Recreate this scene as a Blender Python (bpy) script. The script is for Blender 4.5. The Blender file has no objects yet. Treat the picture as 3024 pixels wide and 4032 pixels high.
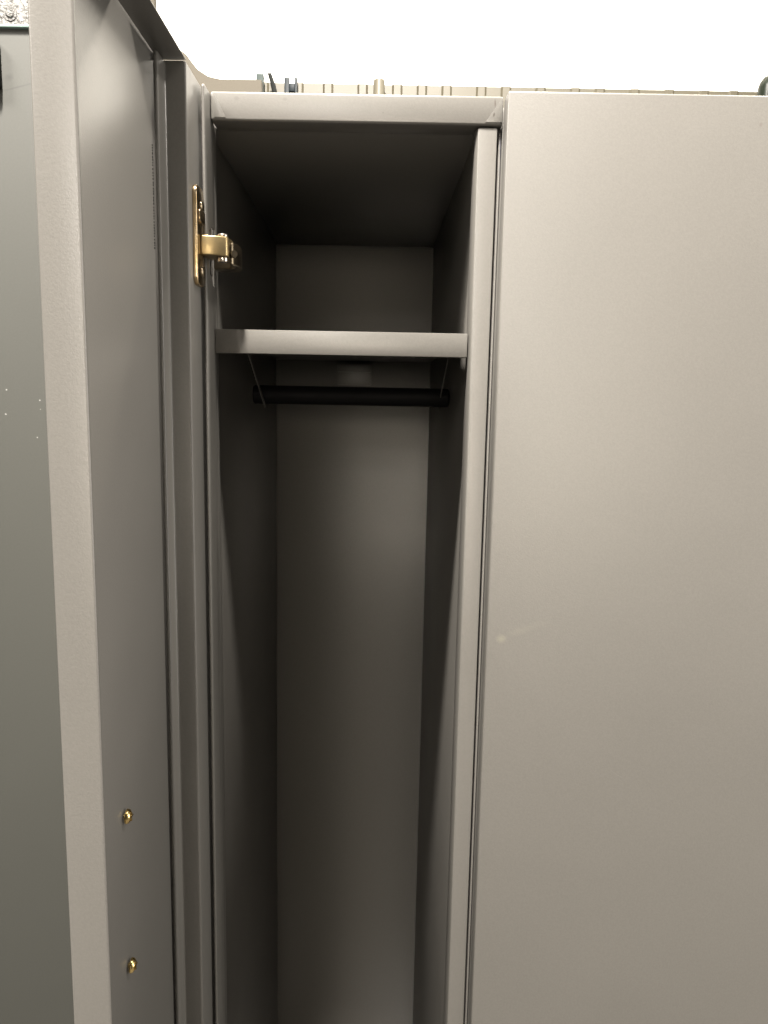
import bpy, bmesh, math, random
from mathutils import Vector, Matrix
random.seed(4)
SC = bpy.context.scene
COL = SC.collection
CZ = 1.52                      # camera height above the floor; shapes below are given relative to it

# ------------------------------------------------------------------ helpers
def new(): return bmesh.new()

def _merge(dst, src):
    me = bpy.data.meshes.new('tmp'); src.to_mesh(me); src.free()
    dst.from_mesh(me); bpy.data.meshes.remove(me)

def _bevel(b, w, seg=2):
    if w > 0:
        es = [e for e in b.edges if len(e.link_faces) == 2 and e.calc_face_angle(0) > 0.35]
        bmesh.ops.bevel(b, geom=es, offset=w, segments=seg, profile=0.5, affect='EDGES', clamp_overlap=True)

def box(dst, x, y, z, bev=0.0008, seg=2):
    b = bmesh.new(); bmesh.ops.create_cube(b, size=1)
    for v in b.verts:
        v.co = Vector((x[0] + (v.co.x + .5)*(x[1]-x[0]), y[0] + (v.co.y + .5)*(y[1]-y[0]), z[0] + (v.co.z + .5)*(z[1]-z[0])))
    bmesh.ops.recalc_face_normals(b, faces=b.faces)
    _bevel(b, bev, seg); _merge(dst, b)

def prism(dst, poly, axis, a, c, bev=0.0006, seg=2):
    """extrude a 2-D polygon: axis 'z' takes (x,y), 'x' takes (y,z), 'y' takes (x,z)"""
    b = bmesh.new()
    def p(q, t):
        return {'z': (q[0], q[1], t), 'x': (t, q[0], q[1]), 'y': (q[0], t, q[1])}[axis]
    lo = [b.verts.new(p(q, a)) for q in poly]; hi = [b.verts.new(p(q, c)) for q in poly]
    n = len(poly)
    b.faces.new(lo); b.faces.new(hi)
    for i in range(n): b.faces.new((lo[i], lo[(i+1) % n], hi[(i+1) % n], hi[i]))
    bmesh.ops.recalc_face_normals(b, faces=b.faces)
    _bevel(b, bev, seg)
    bmesh.ops.triangulate(b, faces=[f for f in b.faces if len(f.verts) > 4])
    _merge(dst, b)

def lathe(dst, prof, origin, axis, n=28):
    """prof: (radius, height) pairs turned round axis"""
    b = bmesh.new(); rings = []
    rot = Vector((0, 0, 1)).rotation_difference(Vector(axis)).to_matrix()
    for r, h in prof:
        if r < 1e-7: rings.append([b.verts.new(rot @ Vector((0, 0, h)) + Vector(origin))])
        else: rings.append([b.verts.new(rot @ Vector((r*math.cos(2*math.pi*k/n), r*math.sin(2*math.pi*k/n), h)) + Vector(origin)) for k in range(n)])
    for A, B in zip(rings, rings[1:]):
        for k in range(n):
            k2 = (k+1) % n
            if len(A) == 1 and len(B) == 1: continue
            if len(A) == 1: b.faces.new((A[0], B[k], B[k2]))
            elif len(B) == 1: b.faces.new((A[k], A[k2], B[0]))
            else: b.faces.new((A[k], A[k2], B[k2], B[k]))
    bmesh.ops.recalc_face_normals(b, faces=b.faces)
    _merge(dst, b)

def rod(dst, p0, p1, r, n=20):
    d = Vector(p1) - Vector(p0); L = d.length
    c = r*.12
    lathe(dst, [(0, 0), (r-c, 0), (r, c), (r, L-c), (r-c, L), (0, L)], p0, d.normalized(), n)

def obj(name, bm, mat, parent=None, loc=(0, 0, 0), smooth=True):
    me = bpy.data.meshes.new(name)
    # into world height, then relative to the parent chain
    off = Vector((0, 0, CZ))
    if parent is not None:
        q = parent
        while q is not None:
            off -= q.location; q = q.parent
    org = Vector(loc)
    bmesh.ops.translate(bm, verts=bm.verts, vec=off - org)
    bm.to_mesh(me); bm.free()
    me.materials.append(mat)
    if smooth:
        for p in me.polygons: p.use_smooth = True
        me.set_sharp_from_angle(angle=math.radians(38))
    o = bpy.data.objects.new(name, me); COL.objects.link(o)
    o.location = org
    o.parent = parent
    return o

def thing(name, label, cat, loc, group=None):
    o = bpy.data.objects.new(name, None); COL.objects.link(o)
    o.location = loc; o.empty_display_size = .1
    return tag(o, label, cat, group)

def tag(o, label, cat, group=None):
    o['label'] = label; o['category'] = cat
    if group: o['group'] = group
    return o

# ------------------------------------------------------------------ materials
def base_mat(name):
    m = bpy.data.materials.new(name); m.use_nodes = True
    nt = m.node_tree; bs = nt.nodes['Principled BSDF']
    return m, nt, bs

def N(nt, kind, **kw):
    n = nt.nodes.new(kind)
    for k, v in kw.items(): setattr(n, k, v)
    return n

def spot_mask(nt, pos, c, r, soft=.4, tilt=None):
    """soft elliptical mark at world point c with radii r (x,y,z)"""
    sub = N(nt, 'ShaderNodeVectorMath', operation='SUBTRACT'); nt.links.new(pos, sub.inputs[0]); sub.inputs[1].default_value = c
    last = sub.outputs[0]
    if tilt:
        ro = N(nt, 'ShaderNodeVectorRotate', rotation_type='Y_AXIS'); ro.inputs['Angle'].default_value = tilt
        nt.links.new(last, ro.inputs['Vector']); last = ro.outputs[0]
    dv = N(nt, 'ShaderNodeVectorMath', operation='DIVIDE'); nt.links.new(last, dv.inputs[0]); dv.inputs[1].default_value = r
    ln = N(nt, 'ShaderNodeVectorMath', operation='LENGTH'); nt.links.new(dv.outputs[0], ln.inputs[0])
    mr = N(nt, 'ShaderNodeMapRange'); mr.inputs['From Min'].default_value = 1.0; mr.inputs['From Max'].default_value = 1-soft
    nt.links.new(ln.outputs['Value'], mr.inputs['Value'])
    return mr.outputs[0]

def paint(name, col, rough=.335, grain=.18, grain_scale=900., var=.06, spec=.38, spots=(), coat=0.0):
    m, nt, bs = base_mat(name)
    geo = N(nt, 'ShaderNodeNewGeometry'); pos = geo.outputs['Position']
    n1 = N(nt, 'ShaderNodeTexNoise'); n1.inputs['Scale'].default_value = 3.2; n1.inputs['Detail'].default_value = 5
    nt.links.new(pos, n1.inputs['Vector'])
    cr = N(nt, 'ShaderNodeMixRGB'); cr.inputs['Color1'].default_value = (*[c*(1-var) for c in col], 1)
    cr.inputs['Color2'].default_value = (*[min(1, c*(1+var)) for c in col], 1)
    nt.links.new(n1.outputs['Fac'], cr.inputs['Fac'])
    last = cr.outputs['Color']
    # fine speckle of the powder coat
    n3 = N(nt, 'ShaderNodeTexNoise'); n3.inputs['Scale'].default_value = grain_scale*.55; n3.inputs['Detail'].default_value = 2
    nt.links.new(pos, n3.inputs['Vector'])
    mr = N(nt, 'ShaderNodeMapRange'); mr.inputs['From Min'].default_value = .3; mr.inputs['From Max'].default_value = .7
    mr.inputs['To Min'].default_value = .955; mr.inputs['To Max'].default_value = 1.045
    nt.links.new(n3.outputs['Fac'], mr.inputs['Value'])
    mul = N(nt, 'ShaderNodeVectorMath', operation='SCALE'); nt.links.new(last, mul.inputs[0]); nt.links.new(mr.outputs[0], mul.inputs['Scale'])
    last = mul.outputs[0]
    for c, r, sc, soft, amt, tilt in spots:
        f = spot_mask(nt, pos, c, r, soft, tilt)
        am = N(nt, 'ShaderNodeMath', operation='MULTIPLY'); am.inputs[1].default_value = amt; nt.links.new(f, am.inputs[0])
        mx = N(nt, 'ShaderNodeMixRGB'); nt.links.new(am.outputs[0], mx.inputs['Fac']); nt.links.new(last, mx.inputs['Color1'])
        mx.inputs['Color2'].default_value = (*sc, 1); last = mx.outputs['Color']
    nt.links.new(last, bs.inputs['Base Color'])
    # gloss varies a little with wear
    n2 = N(nt, 'ShaderNodeTexNoise'); n2.inputs['Scale'].default_value = 7; n2.inputs['Detail'].default_value = 6
    nt.links.new(pos, n2.inputs['Vector'])
    rr = N(nt, 'ShaderNodeMapRange'); rr.inputs['To Min'].default_value = rough-.035; rr.inputs['To Max'].default_value = rough+.045
    nt.links.new(n2.outputs['Fac'], rr.inputs['Value']); nt.links.new(rr.outputs[0], bs.inputs['Roughness'])
    bs.inputs['Specular IOR Level'].default_value = spec
    bs.inputs['Coat Weight'].default_value = coat
    g = N(nt, 'ShaderNodeTexNoise'); g.inputs['Scale'].default_value = grain_scale; g.inputs['Detail'].default_value = 2
    nt.links.new(pos, g.inputs['Vector'])
    w = N(nt, 'ShaderNodeTexNoise'); w.inputs['Scale'].default_value = 7; w.inputs['Detail'].default_value = 1
    nt.links.new(pos, w.inputs['Vector'])
    b0 = N(nt, 'ShaderNodeBump'); b0.inputs['Strength'].default_value = .09; b0.inputs['Distance'].default_value = .01
    nt.links.new(w.outputs['Fac'], b0.inputs['Height'])
    b1 = N(nt, 'ShaderNodeBump'); b1.inputs['Strength'].default_value = grain; b1.inputs['Distance'].default_value = .0004
    nt.links.new(g.outputs['Fac'], b1.inputs['Height']); nt.links.new(b0.outputs[0], b1.inputs['Normal'])
    nt.links.new(b1.outputs[0], bs.inputs['Normal'])
    return m

def metal(name, col, rough=.25, stain=(0.4, 0.3, 0.2), amt=.3, scale=120, bump=.1):
    m, nt, bs = base_mat(name)
    geo = N(nt, 'ShaderNodeNewGeometry'); pos = geo.outputs['Position']
    n1 = N(nt, 'ShaderNodeTexNoise'); n1.inputs['Scale'].default_value = scale; n1.inputs['Detail'].default_value = 6
    nt.links.new(pos, n1.inputs['Vector'])
    mr = N(nt, 'ShaderNodeMapRange'); mr.inputs['From Min'].default_value = .4; mr.inputs['From Max'].default_value = .75; mr.inputs['To Max'].default_value = amt
    nt.links.new(n1.outputs['Fac'], mr.inputs['Value'])
    mx = N(nt, 'ShaderNodeMixRGB'); mx.inputs['Color1'].default_value = (*col, 1); mx.inputs['Color2'].default_value = (*stain, 1)
    nt.links.new(mr.outputs[0], mx.inputs['Fac']); nt.links.new(mx.outputs[0], bs.inputs['Base Color'])
    bs.inputs['Metallic'].default_value = 1; bs.inputs['Roughness'].default_value = rough
    b1 = N(nt, 'ShaderNodeBump'); b1.inputs['Strength'].default_value = bump; b1.inputs['Distance'].default_value = .001
    nt.links.new(n1.outputs['Fac'], b1.inputs['Height']); nt.links.new(b1.outputs[0], bs.inputs['Normal'])
    return m

GREY = (.087, .0832, .0760)
M_body = paint('grey powder coat', GREY, rough=.335)
M_front = paint('grey powder coat header', GREY, spots=[
    ((.0969, .77, CZ+.2745), (.0007, .02, .0045), (.035, .025, .02), .6, .85, .06),
    ((.0962, .77, CZ+.2640), (.0010, .02, .0026), (.03, .024, .02), .6, .9, -.2),
    ((.0915, .77, CZ+.266), (.0005, .02, .004), (.05, .044, .04), .7, .35, 0),
    ((-.1455, .77, CZ+.2745), (.0028, .02, .0022), (.07, .066, .06), .35, .6, 0),
    ((-.1000, .77, CZ+.2745), (.0024, .02, .0018), (.07, .066, .06), .35, .55, 0),
    ((-.0080, .77, CZ+.2642), (.0009, .02, .0009), (.05, .044, .04), .6, .6, 0),
    ((.0040, .77, CZ+.2603), (.0009, .02, .0006), (.055, .05, .046), .6, .5, 0)])
M_door = paint('grey powder coat door face', GREY, rough=.36, var=.10, spots=[
    ((.1200, .745, CZ-.2375), (.0065, .02, .0055), (.145, .14, .105), .9, .45, 0),
    ((.1380, .745, CZ-.2290), (.017, .02, .0055), (.14, .137, .108), .95, .17, .32),
    ((.1560, .745, CZ-.2225), (.016, .02, .005), (.137, .133, .108), 1., .10, .3),
    ((.3360, .745, CZ+.2515), (.0022, .02, .0022), (.06, .05, .045), .8, .5, 0),
    ((.1350, .745, CZ-.0600), (.0006, .02, .006), (.075, .07, .066), .8, .35, .5),
    ((.2450, .745, CZ-.3800), (.0006, .02, .012), (.122, .118, .11), .8, .3, 1.0)])
M_jamb = paint('grey powder coat chipped', GREY, spots=[
    ((.1041, .776, CZ+.2360), (.0009, .02, .013), (.03, .03, .035), .3, .95, .05),
    ((.1038, .776, CZ+.2160), (.0008, .02, .008), (.06, .06, .06), .5, .8, 0)])
M_brass = metal('yellow zinc plate', (.42, .31, .17), .24, (.62, .50, .36), .8, 90, .15)
M_arm = metal('brushed yellow zinc', (.29, .22, .112), .36, (.20, .16, .095), .7, 140, .1)
M_bronze = metal('dark bronze', (.16, .13, .09), .3, (.08, .07, .05), .6, 150, .1)
M_gold = metal('brass screw', (.62, .46, .19), .25, (.3, .2, .08), .6, 200, .05)
M_pin = metal('steel pin', (.55, .50, .44), .3, (.3, .26, .22), .5, 200, .05)
M_black = paint('black bar', (.003, .003, .0033), rough=.6, grain=.05, spec=.08)
M_neigh = paint('dark grey panel', (.034, .0345, .0305), rough=.5, grain=.05, spec=.2, var=.05, spots=[
    ((-.3905, .8, CZ+.0003), (.0011, .05, .0010), (.28, .28, .27), .6, .65, .5),
    ((-.3926, .8, CZ-.0026-.022), (.0013, .05, .0009), (.28, .28, .27), .6, .65, -.3),
    ((-.3567, .8, CZ-.0098), (.0010, .05, .0010), (.28, .28, .27), .6, .65, 0),
    ((-.3565, .8, CZ-.0190), (.0007, .05, .0007), (.15, .15, .14), .4, .8, 0),
    ((-.3611, .8, CZ-.0480), (.0008, .05, .0008), (.18, .18, .17), .4, .9, 0),
    ((-.362, .8, CZ+.292), (.030, .05, .0012), (.016, .016, .015), .9, .5, .25),
    ((-.372, .8, CZ+.300), (.006, .05, .004), (.016, .016, .015), .9, .5, .25)])
M_rim = paint('green glass rim', (.16, .22, .20), rough=.12, grain=0.)
M_taupe = paint('taupe board', (.048, .042, .032), rough=.7, spec=.15)
M_cream = paint('cream ribbed sheet', (.064, .057, .039), rough=.45, grain=.05)
M_white = paint('white paint', (.88, .88, .88), rough=.7, grain=.05, var=.01)
M_teal = paint('teal grey paint', (.035, .046, .044), rough=.6, spec=.15)
M_dark = paint('black rubber', (.004, .005, .004), rough=.6, spec=.1)
M_navy = paint('dark blue grey frame', (.008, .012, .015), rough=.5, spec=.15)
M_green = paint('dark green plastic', (.006, .009, .005), rough=.4, spec=.15)
M_grey2 = paint('grey pipe paint', (.11, .1, .075), rough=.4)
M_conc = paint('concrete', (.07, .066, .06), rough=.7, grain=.3, grain_scale=200, var=.15)

def foil_mat():
    m, nt, bs = base_mat('crinkled silver foil')
    geo = N(nt, 'ShaderNodeNewGeometry'); pos = geo.outputs['Position']
    v = N(nt, 'ShaderNodeTexNoise'); v.inputs['Scale'].default_value = 60; v.inputs['Detail'].default_value = 3; v.inputs['Distortion'].default_value = 2.0
    nt.links.new(pos, v.inputs['Vector'])
    b = N(nt, 'ShaderNodeBump'); b.inputs['Strength'].default_value = 1; b.inputs['Distance'].default_value = .007
    nt.links.new(v.outputs['Fac'], b.inputs['Height']); nt.links.new(b.outputs[0], bs.inputs['Normal'])
    bs.inputs['Base Color'].default_value = (.085, .083, .079, 1); bs.inputs['Metallic'].default_value = .35; bs.inputs['Roughness'].default_value = .5
    return m
M_foil = foil_mat()

# ------------------------------------------------------------------ the locker cabinet
BOT = -1.42
locker = thing('locker', 'grey steel locker with its narrow bay open, showing a shelf and a black hanging bar', 'locker', (.12, 1.05, 0))

b = new()
prism(b, [(-.1795, .786), (-.1910, 1.350), (-.1990, 1.350), (-.1990, 1.3695), (-.2035, 1.3695), (-.2035, .786)], 'z', BOT, .2571)
prism(b, [(-.1717, .7855), (-.1717, .8005), (-.1790, .8005), (-.1790, .7855)], 'z', BOT, .2573, .0005)
obj('side_panel', b, M_body, locker)

# folded jamb at the hinge side, with the cut-out the hinge arm passes through
b = new()
y0, y1, yn = .745, .785, .7585
prism(b, [(y0, BOT), (y1, BOT), (y1, .1040), (.7730, .1040), (.7690, .1120), (yn, .1140), (yn, .1520), (.7690, .1580), (y1, .1580), (y1, .2785), (.7475, .2785), (y0, .2765)], 'x', -.1729, -.1703, .0011, 3)
box(b, (-.1722, -.1697), (.7665, .7690), (.1120, .1570), .0003)
obj('jamb', b, M_body, locker)

b = new()
box(b, (-.1702, .1049), (.7700, .8006), (.2548, .2808), .0022, 3)
header = obj('header', b, M_front, locker)
b = new()      # overlapped corner tabs of the header, a hair proud of it
prism(b, [(.1040, .2575), (.0885, .2575), (.1040, .2790)], 'y', .7695, .7705, .0001)
obj('corner_tab', b, M_front, header)
b = new()
prism(b, [(-.1668, .2790), (-.1668, .2575), (-.1560, .2575)], 'y', .7695, .7705, .0001)
obj('corner_tab', b, M_front, header)

b = new()
box(b, (-.2060, .4900), (.7995, 1.3860), (.2565, .2806), .001)
obj('top_panel', b, M_body, locker)

b = new()
prism(b, [(.0835, .7990), (.0765, 1.369), (.0905, 1.369), (.0985, .7990)], 'z', BOT, .2571)
obj('partition', b, M_body, locker)
b = new()
prism(b, [(.0802, .7985), (.0802, .7790), (.0824, .7722), (.1003, .7722), (.1003, .7985)], 'z', BOT, .2535, .0011, 3)
obj('post', b, M_body, locker)
b = new()
box(b, (.1025, .1047), (.7760, .7985), (BOT, .2505), .0008)
obj('door_stop', b, M_jamb, locker)

b = new()
box(b, (-.2035, .4900), (1.3710, 1.3760), (BOT, .2508), .0008)
box(b, (-.2035, .4900), (1.3775, 1.3855), (-1.40, .2572), .0004)
obj('back_panel', b, M_body, locker)
b = new()
box(b, (.4765, .4900), (.7995, 1.3690), (BOT, .2571), .001)
obj('outer_side', b, M_body, locker)
b = new()
box(b, (-.2035, .4900), (.7760, 1.3760), (-1.5195, BOT+.0006), .002)
obj('plinth', b, M_body, locker)

# shelf with folded front lip
b = new()
box(b, (-.1697, .0790), (.7750, .7762), (.0403, .0633), .0006)
prism(b, [(-.1697, .7764), (.0790, .7764), (.0798, .7900), (.0758, 1.3680), (-.1895, 1.3680), (-.1800, .7900), (-.1697, .7850)], 'z', .0618, .0630, .0003)
box(b, (-.1697, .0790), (.7764, .7880), (.0403, .0415), .0003)
shelf = obj('shelf', b, M_body, locker)
for X, yb in ((-.1545, .99), (.0690, 1.03)):
    b = new()
    prism(b, [(.840, .0612), (.852, .0612), (yb+.010, -.0150), (yb, -.0160)], 'x', X-.0005, X+.0005, .0002)
    obj('bracket', b, M_body, shelf)
b = new()
box(b, (-.0850, -.0270), (1.3640, 1.3705), (.0200, .0560), .0003)
box(b, (-.0850, -.0270), (1.3500, 1.3598), (.0420, .0560), .0003)
obj('clip', b, M_body, shelf)
b = new(); rod(b, (-.1700, 1.0, 0.0005), (.0800, 1.0, 0.0005), .0118, 28)
obj('hanging_bar', b, M_black, locker)

# closed door of the next bay
b = new()
box(b, (.1052, .4720), (.7450, .7692), (-1.41, .2766), .0018, 3)
box(b, (.1052, .1066), (.7692, .7850), (-1.40, .2560), .0004)
rdoor = obj('door', b, M_door, locker); rdoor['label'] = 'closed flat door'
# piano-hinge / jamb strip behind its edge is the door_stop above

# open door, swung square to the front
b = new()
DT, DB = .2822, -1.41
box(b, (-.2014, -.2000), (.4600, .7650), (DB, DT), .0004)                        # skin
box(b, (-.2014, -.1760), (.4584, .4618), (DB, DT), .0016, 4)                     # free edge return
box(b, (-.1999, -.1762), (.4619, .7052), (.2808, DT), .0005)                     # top return
box(b, (-.1999, -.1762), (.4619, .7052), (DB, DB+.0014), .0005)
door = obj('door', b, M_body, locker); door['label'] = 'open door swung out towards the viewer'
b = new()
t = .0042
prism(b, [(-.1985, .6835), (-.1943, .6835), (-.1943, .7036), (-.1760, .7036), (-.1760, .7640), (-.1760-t, .7640), (-.1760-t, .7036+t), (-.1985, .7036+t)], 'z', DB+.003, .2805, .0019, 4)
obj('stiffener', b, M_body, door)
# small spot welds beside the seam
b = new()
z = .205
while z > .120:
    h = random.uniform(.0005, .0009)
    box(b, (-.1999, -.1995), (.6812, .6822), (z-h, z+h), 0); z -= random.uniform(.0019, .0032)
obj('seam_sealer', b, M_dark, door)

# concealed hinge
def rounded(y0, y1, z0, z1, r, n=6):
    P = []
    for cy, cz, a0 in ((y1-r, z1-r, 0), (y0+r, z1-r, 90), (y0+r, z0+r, 180), (y1-r, z0+r, 270)):
        for k in range(n+1):
            a = math.radians(a0 + 90*k/n); P.append((cy + r*math.cos(a), cz + r*math.sin(a)))
    return P
b = new()
prism(b, rounded(.7165, .7445, .0975, .1850, .0075), 'x', -.1759, -.1717, .0011, 3)
prism(b, rounded(.7230, .7430, .1530, .1650, .003), 'x', -.1716, -.1702, .0006)
hinge = obj('hinge_plate', b, M_brass, door)
for zz in (.1690, .1110):
    b = new()
    lathe(b, [(0, .0021), (.0015, .0021), (.0017, .0010), (.0019, .0021), (.0034, .0017), (.0046, .0006), (.0047, -.0004), (0, -.0004)], (-.1717, .7350, zz), (1, 0, 0), 20)
    obj('hinge_screw', b, M_bronze, door)
b = new()
# bent arm: front face, sides and the curved tail into the locker
prism(b, [(-.1716, .7290), (-.1650, .7295), (-.1560, .7320), (-.1495, .7355), (-.1478, .7385), (-.1475, .7600), (-.1500, .7640), (-.1716, .7560)], 'z', .1258, .1432, .0012, 3)
obj('hinge_arm', b, M_arm, door)
b = new()
for zz, h in ((.1433, .0032), (.1215, .0045)):
    lathe(b, [(0, 0), (.0046, 0), (.0050, .0008), (.0050, h-.001), (.0040, h), (0, h)], (-.1545, .7430, zz), (0, 0, 1), 22)
obj('hinge_pin', b, M_pin, door)
b = new()
prism(b, [(-.1470, .7420), (-.1448, .7440), (-.1420, .7520), (-.1412, .7620), (-.1430, .7780), (-.1470, .7900), (-.1695, .7900), (-.1695, .7720), (-.1520, .7700), (-.1470, .7640)], 'z', .1195, .1395, .0012, 3)
lathe(b, [(0, .0012), (.0030, .0012), (.0034, .0004), (.0034, -.001), (0, -.001)], (-.1440, .7425, .1290), (.45, -.89, 0), 18)
obj('hinge_cup', b, M_bronze, door)

# two handle screws coming through the door skin
for Y, Z in ((.5630, -.3300), (.5621, -.4592)):
    b = new()
    lathe(b, [(0, .0034), (.0010, .0034), (.0013, .0026), (.0034, .0030), (.0052, .0018), (.0058, .0004), (.0058, -.0004), (0, -.0006)], (-.1976, Y, Z), (1, 0, 0), 24)
    lathe(b, [(.0018, 0), (.0018, .0024)], (-.2000, Y, Z), (1, 0, 0), 14)
    box(b, (-.1952, -.1938), (Y-.0036, Y+.0036), (Z-.0005, Z+.0005), .0002)
    box(b, (-.1952, -.1938), (Y-.0005, Y+.0005), (Z-.0036, Z+.0036), .0002)
    obj('handle_screw', b, M_gold, door)

# ------------------------------------------------------------------ neighbours and background
nb = thing('metal_cabinet', 'dark grey cabinet with a thin green rim and dust specks, left of the open door', 'cabinet', (-.62, 1.05, 0))
b = new(); box(b, (-1.0, -.2450), (.800, 1.30), (-1.5195, .3440), .0015); obj('body', b, M_neigh, nb)
b = new(); box(b, (-1.0, -.2450), (.797, 1.30), (.3443, .3470), .0006); obj('rim', b, M_rim, nb)
b = new()
prism(b, rounded(-.4200, -.3785, .2880, .3320, .004), 'y', .790, .7996, .0012); obj('handle', b, M_dark, nb)

b = new(); box(b, (-1.6, -.5200), (1.60, 1.63), (-1.5195, 1.7), .001)
f = obj('foil_wall', b, M_foil); tag(f, 'wall lined with crinkled silver foil above the dark grey cabinet', 'wall')
b = new(); lathe(b, [(0, .003), (.006, .003), (.008, .001), (.0082, 0), (.0125, 0), (.013, -.002), (0, -.002)], (-.735, 1.598, .714), (0, -1, 0), 24)
obj('foil_pin', b, M_foil, f)

b = new()
cur = [(-.5150, 1.20), (-.4900, 1.20), (-.4872, .7631), (-.4780, .7354), (-.4632, .7181), (-.4380, .6983), (-.4239, .6885), (-.4140, .6757), (-.4007, .6601), (-.3790, .6471), (-.3542, .6422), (-.2692, .6428), (-.2692, -1.5195), (-.5150, -1.5195)]
prism(b, cur, 'y', 1.70, 1.72, .001)
tag(obj('partition_board', b, M_taupe), 'taupe board with a scooped top corner standing behind the locker', 'board')

# ribbed cream wall sheet
b = new()
poly = []; x = -.62
front = []
while x < 3.2:
    front += [(x, 2.500), (x+.050, 2.500), (x+.056, 2.495), (x+.076, 2.495), (x+.082, 2.500)]
    x += random.choice((.075, .09, .105, .105, .14))
poly = [( -.62, 2.52)] + front + [(x, 2.500), (x, 2.52)]
prism(b, poly, 'z', -1.5195, .9370, 0)
tag(obj('ribbed_wall', b, M_cream, smooth=False), 'cream ribbed metal wall seen just over the locker top', 'wall')

b = new(); box(b, (-3.0, 6.0), (4.0, 4.1), (-1.5195, 4.0), 0)  # added white backdrop, fills the blank area above the locker
tag(obj('white_backdrop', b, M_white), 'plain white backdrop added beyond the ribbed cream wall', 'wall')

b = new(); box(b, (-.405, -.384), (2.455, 2.475), (-1.5195, .945), .001)
tag(obj('post', b, M_teal), 'teal grey post beside the taupe board', 'post')
b = new()
prism(b, [(-.3690, .9420), (-.3580, .9420), (-.3475, .9150), (.22, -1.5195), (.2, -1.5195), (-.3615, .9150)], 'y', 2.44, 2.46, .001)
tag(obj('leaning_pole', b, M_dark), 'thin black pole leaning against the cream wall', 'pole')
wf = thing('narrow_window', 'narrow dark framed opening on the cream wall', 'window', (-.3025, 2.47, CZ+.9))
b = new()
box(b, (-.322, -.3080), (2.462, 2.484), (.55, .9385), .001); box(b, (-.291, -.284), (2.462, 2.484), (.55, .9385), .001)
box(b, (-.3079, -.2911), (2.462, 2.484), (.9000, .9225), .001)
obj('frame', b, M_navy, wf)
b = new(); box(b, (-.3078, -.2912), (2.474, 2.484), (.9226, .9380), 0); obj('pane', b, M_white, wf)
b = new(); rod(b, (-.0385, 2.465, -1.5195), (-.0385, 2.465, .9365), .017)
tag(obj('pipe', b, M_grey2), 'vertical grey pipe running up the cream wall', 'pipe')
bt = thing('green_bottle', 'dark green bottle with a white dot behind the top right corner', 'bottle', (1.105, 2.46, CZ+.80))
b = new(); lathe(b, [(0, .80), (.024, .80), (.026, .806), (.026, .93), (.022, .945), (.010, .96), (0, .962)], (1.115, 2.45, 0), (0, 0, 1)); obj('bottle_body', b, M_green, bt)
b = new(); lathe(b, [(0, .001), (.004, .0008), (.005, -.004), (0, -.004)], (1.118, 2.4235, .938), (0, -1, 0), 16); obj('dot', b, M_white, bt)
b = new(); box(b, (.95, 1.28), (2.40, 2.487), (.7800, .7995), .001)
tag(obj('wall_shelf', b, M_grey2), 'narrow shelf on the cream wall under the green bottle', 'shelf')

# floor
me = bpy.data.meshes.new('floor'); bm = bmesh.new()
bmesh.ops.create_grid(bm, x_segments=1, y_segments=1, size=9); bm.to_mesh(me); bm.free(); me.materials.append(M_conc)
fl = bpy.data.objects.new('floor', me); COL.objects.link(fl); fl.location = (0, -1, 0); fl['kind'] = 'structure'

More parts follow.
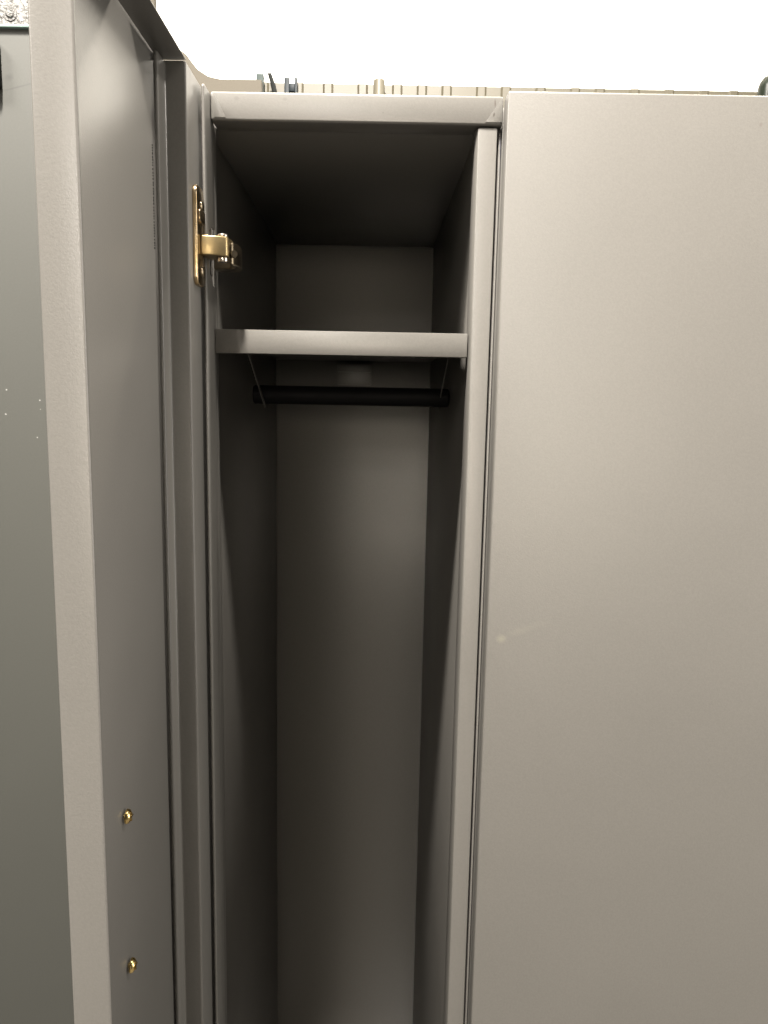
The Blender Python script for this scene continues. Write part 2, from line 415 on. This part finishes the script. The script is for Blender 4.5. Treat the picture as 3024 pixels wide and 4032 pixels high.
# ------------------------------------------------------------------ light: ceiling lamps, added fill lights and a backdrop light
def area(name, loc, aim, sx, sy, power, col):
    l = bpy.data.lights.new(name, 'AREA'); l.shape = 'RECTANGLE'; l.size = sx; l.size_y = sy; l.energy = power; l.color = col
    o = bpy.data.objects.new(name, l); COL.objects.link(o)
    o.location = Vector(loc) + Vector((0, 0, CZ))
    d = Vector(aim) - Vector(loc)
    o.rotation_euler = d.to_track_quat('-Z', 'Y').to_euler()
    return o
WARM = (1, .935, .855)
for Y, p in ((-6.6, 70), (-4.8, 80), (-2.9, 100)):
    area('ceiling_lamp', (-.68, Y, 1.62), (-.68, Y, 0), .35, .35, p, WARM)
area('ceiling_lamp', (-.25, -.38, 2.90), (.08, .75, .1), .14, .40, 980, WARM)
area('ceiling_lamp', (-1.60, -.10, 1.62), (-1.0, .3, 0), .6, .6, 130, WARM)  # added to brighten the grey cabinet beside the open door
area('far_fill', (.10, -6.0, .30), (0, 1, .05), 2.4, .9, 180, (1, .88, .72))  # added soft frontal fill, lifts the locker's back wall
area('ceiling_lamp', (1.05, .60, 1.62), (.6, .5, 0), .25, .25, 34, WARM)
area('side_fill', (3.4, .40, .20), (0, .5, .05), 1.0, 2.6, 105, (1, .95, .88))  # added broad fill for highlights along the open door's folds
area('backdrop_light', (.5, 2.75, 3.2), (.6, 4.0, 1.0), 5.0, .3, 320, (1, .91, .73))  # added light that blows the backdrop out to white

w = bpy.data.worlds.new('World'); SC.world = w; w.use_nodes = True
bg = w.node_tree.nodes['Background']; bg.inputs['Color'].default_value = (1, .97, .93, 1); bg.inputs['Strength'].default_value = .10

# ------------------------------------------------------------------ camera
cam = bpy.data.cameras.new('camera'); co = bpy.data.objects.new('camera', cam); COL.objects.link(co)
cam.sensor_fit = 'VERTICAL'; cam.sensor_height = 34.6; cam.lens = 34.6*1662/2212
cam.clip_start = .01; cam.clip_end = 100
pitch = math.atan(248/1662); roll = math.radians(1.08)
f = Vector((0, math.cos(pitch), -math.sin(pitch))); u0 = Vector((0, math.sin(pitch), math.cos(pitch))); r0 = Vector((1, 0, 0))
r = r0*math.cos(roll) + u0*math.sin(roll); u = u0*math.cos(roll) - r0*math.sin(roll)
co.matrix_world = Matrix(((r.x, u.x, -f.x, 0), (r.y, u.y, -f.y, 0), (r.z, u.z, -f.z, CZ), (0, 0, 0, 1)))
SC.camera = co

SC.view_settings.view_transform = 'Standard'; SC.view_settings.look = 'None'
SC.view_settings.exposure = -.10; SC.view_settings.gamma = 1
SC.render.engine = 'CYCLES'
SC.cycles.sample_clamp_indirect = 2.0
SC.cycles.max_bounces = 10; SC.cycles.diffuse_bounces = 5
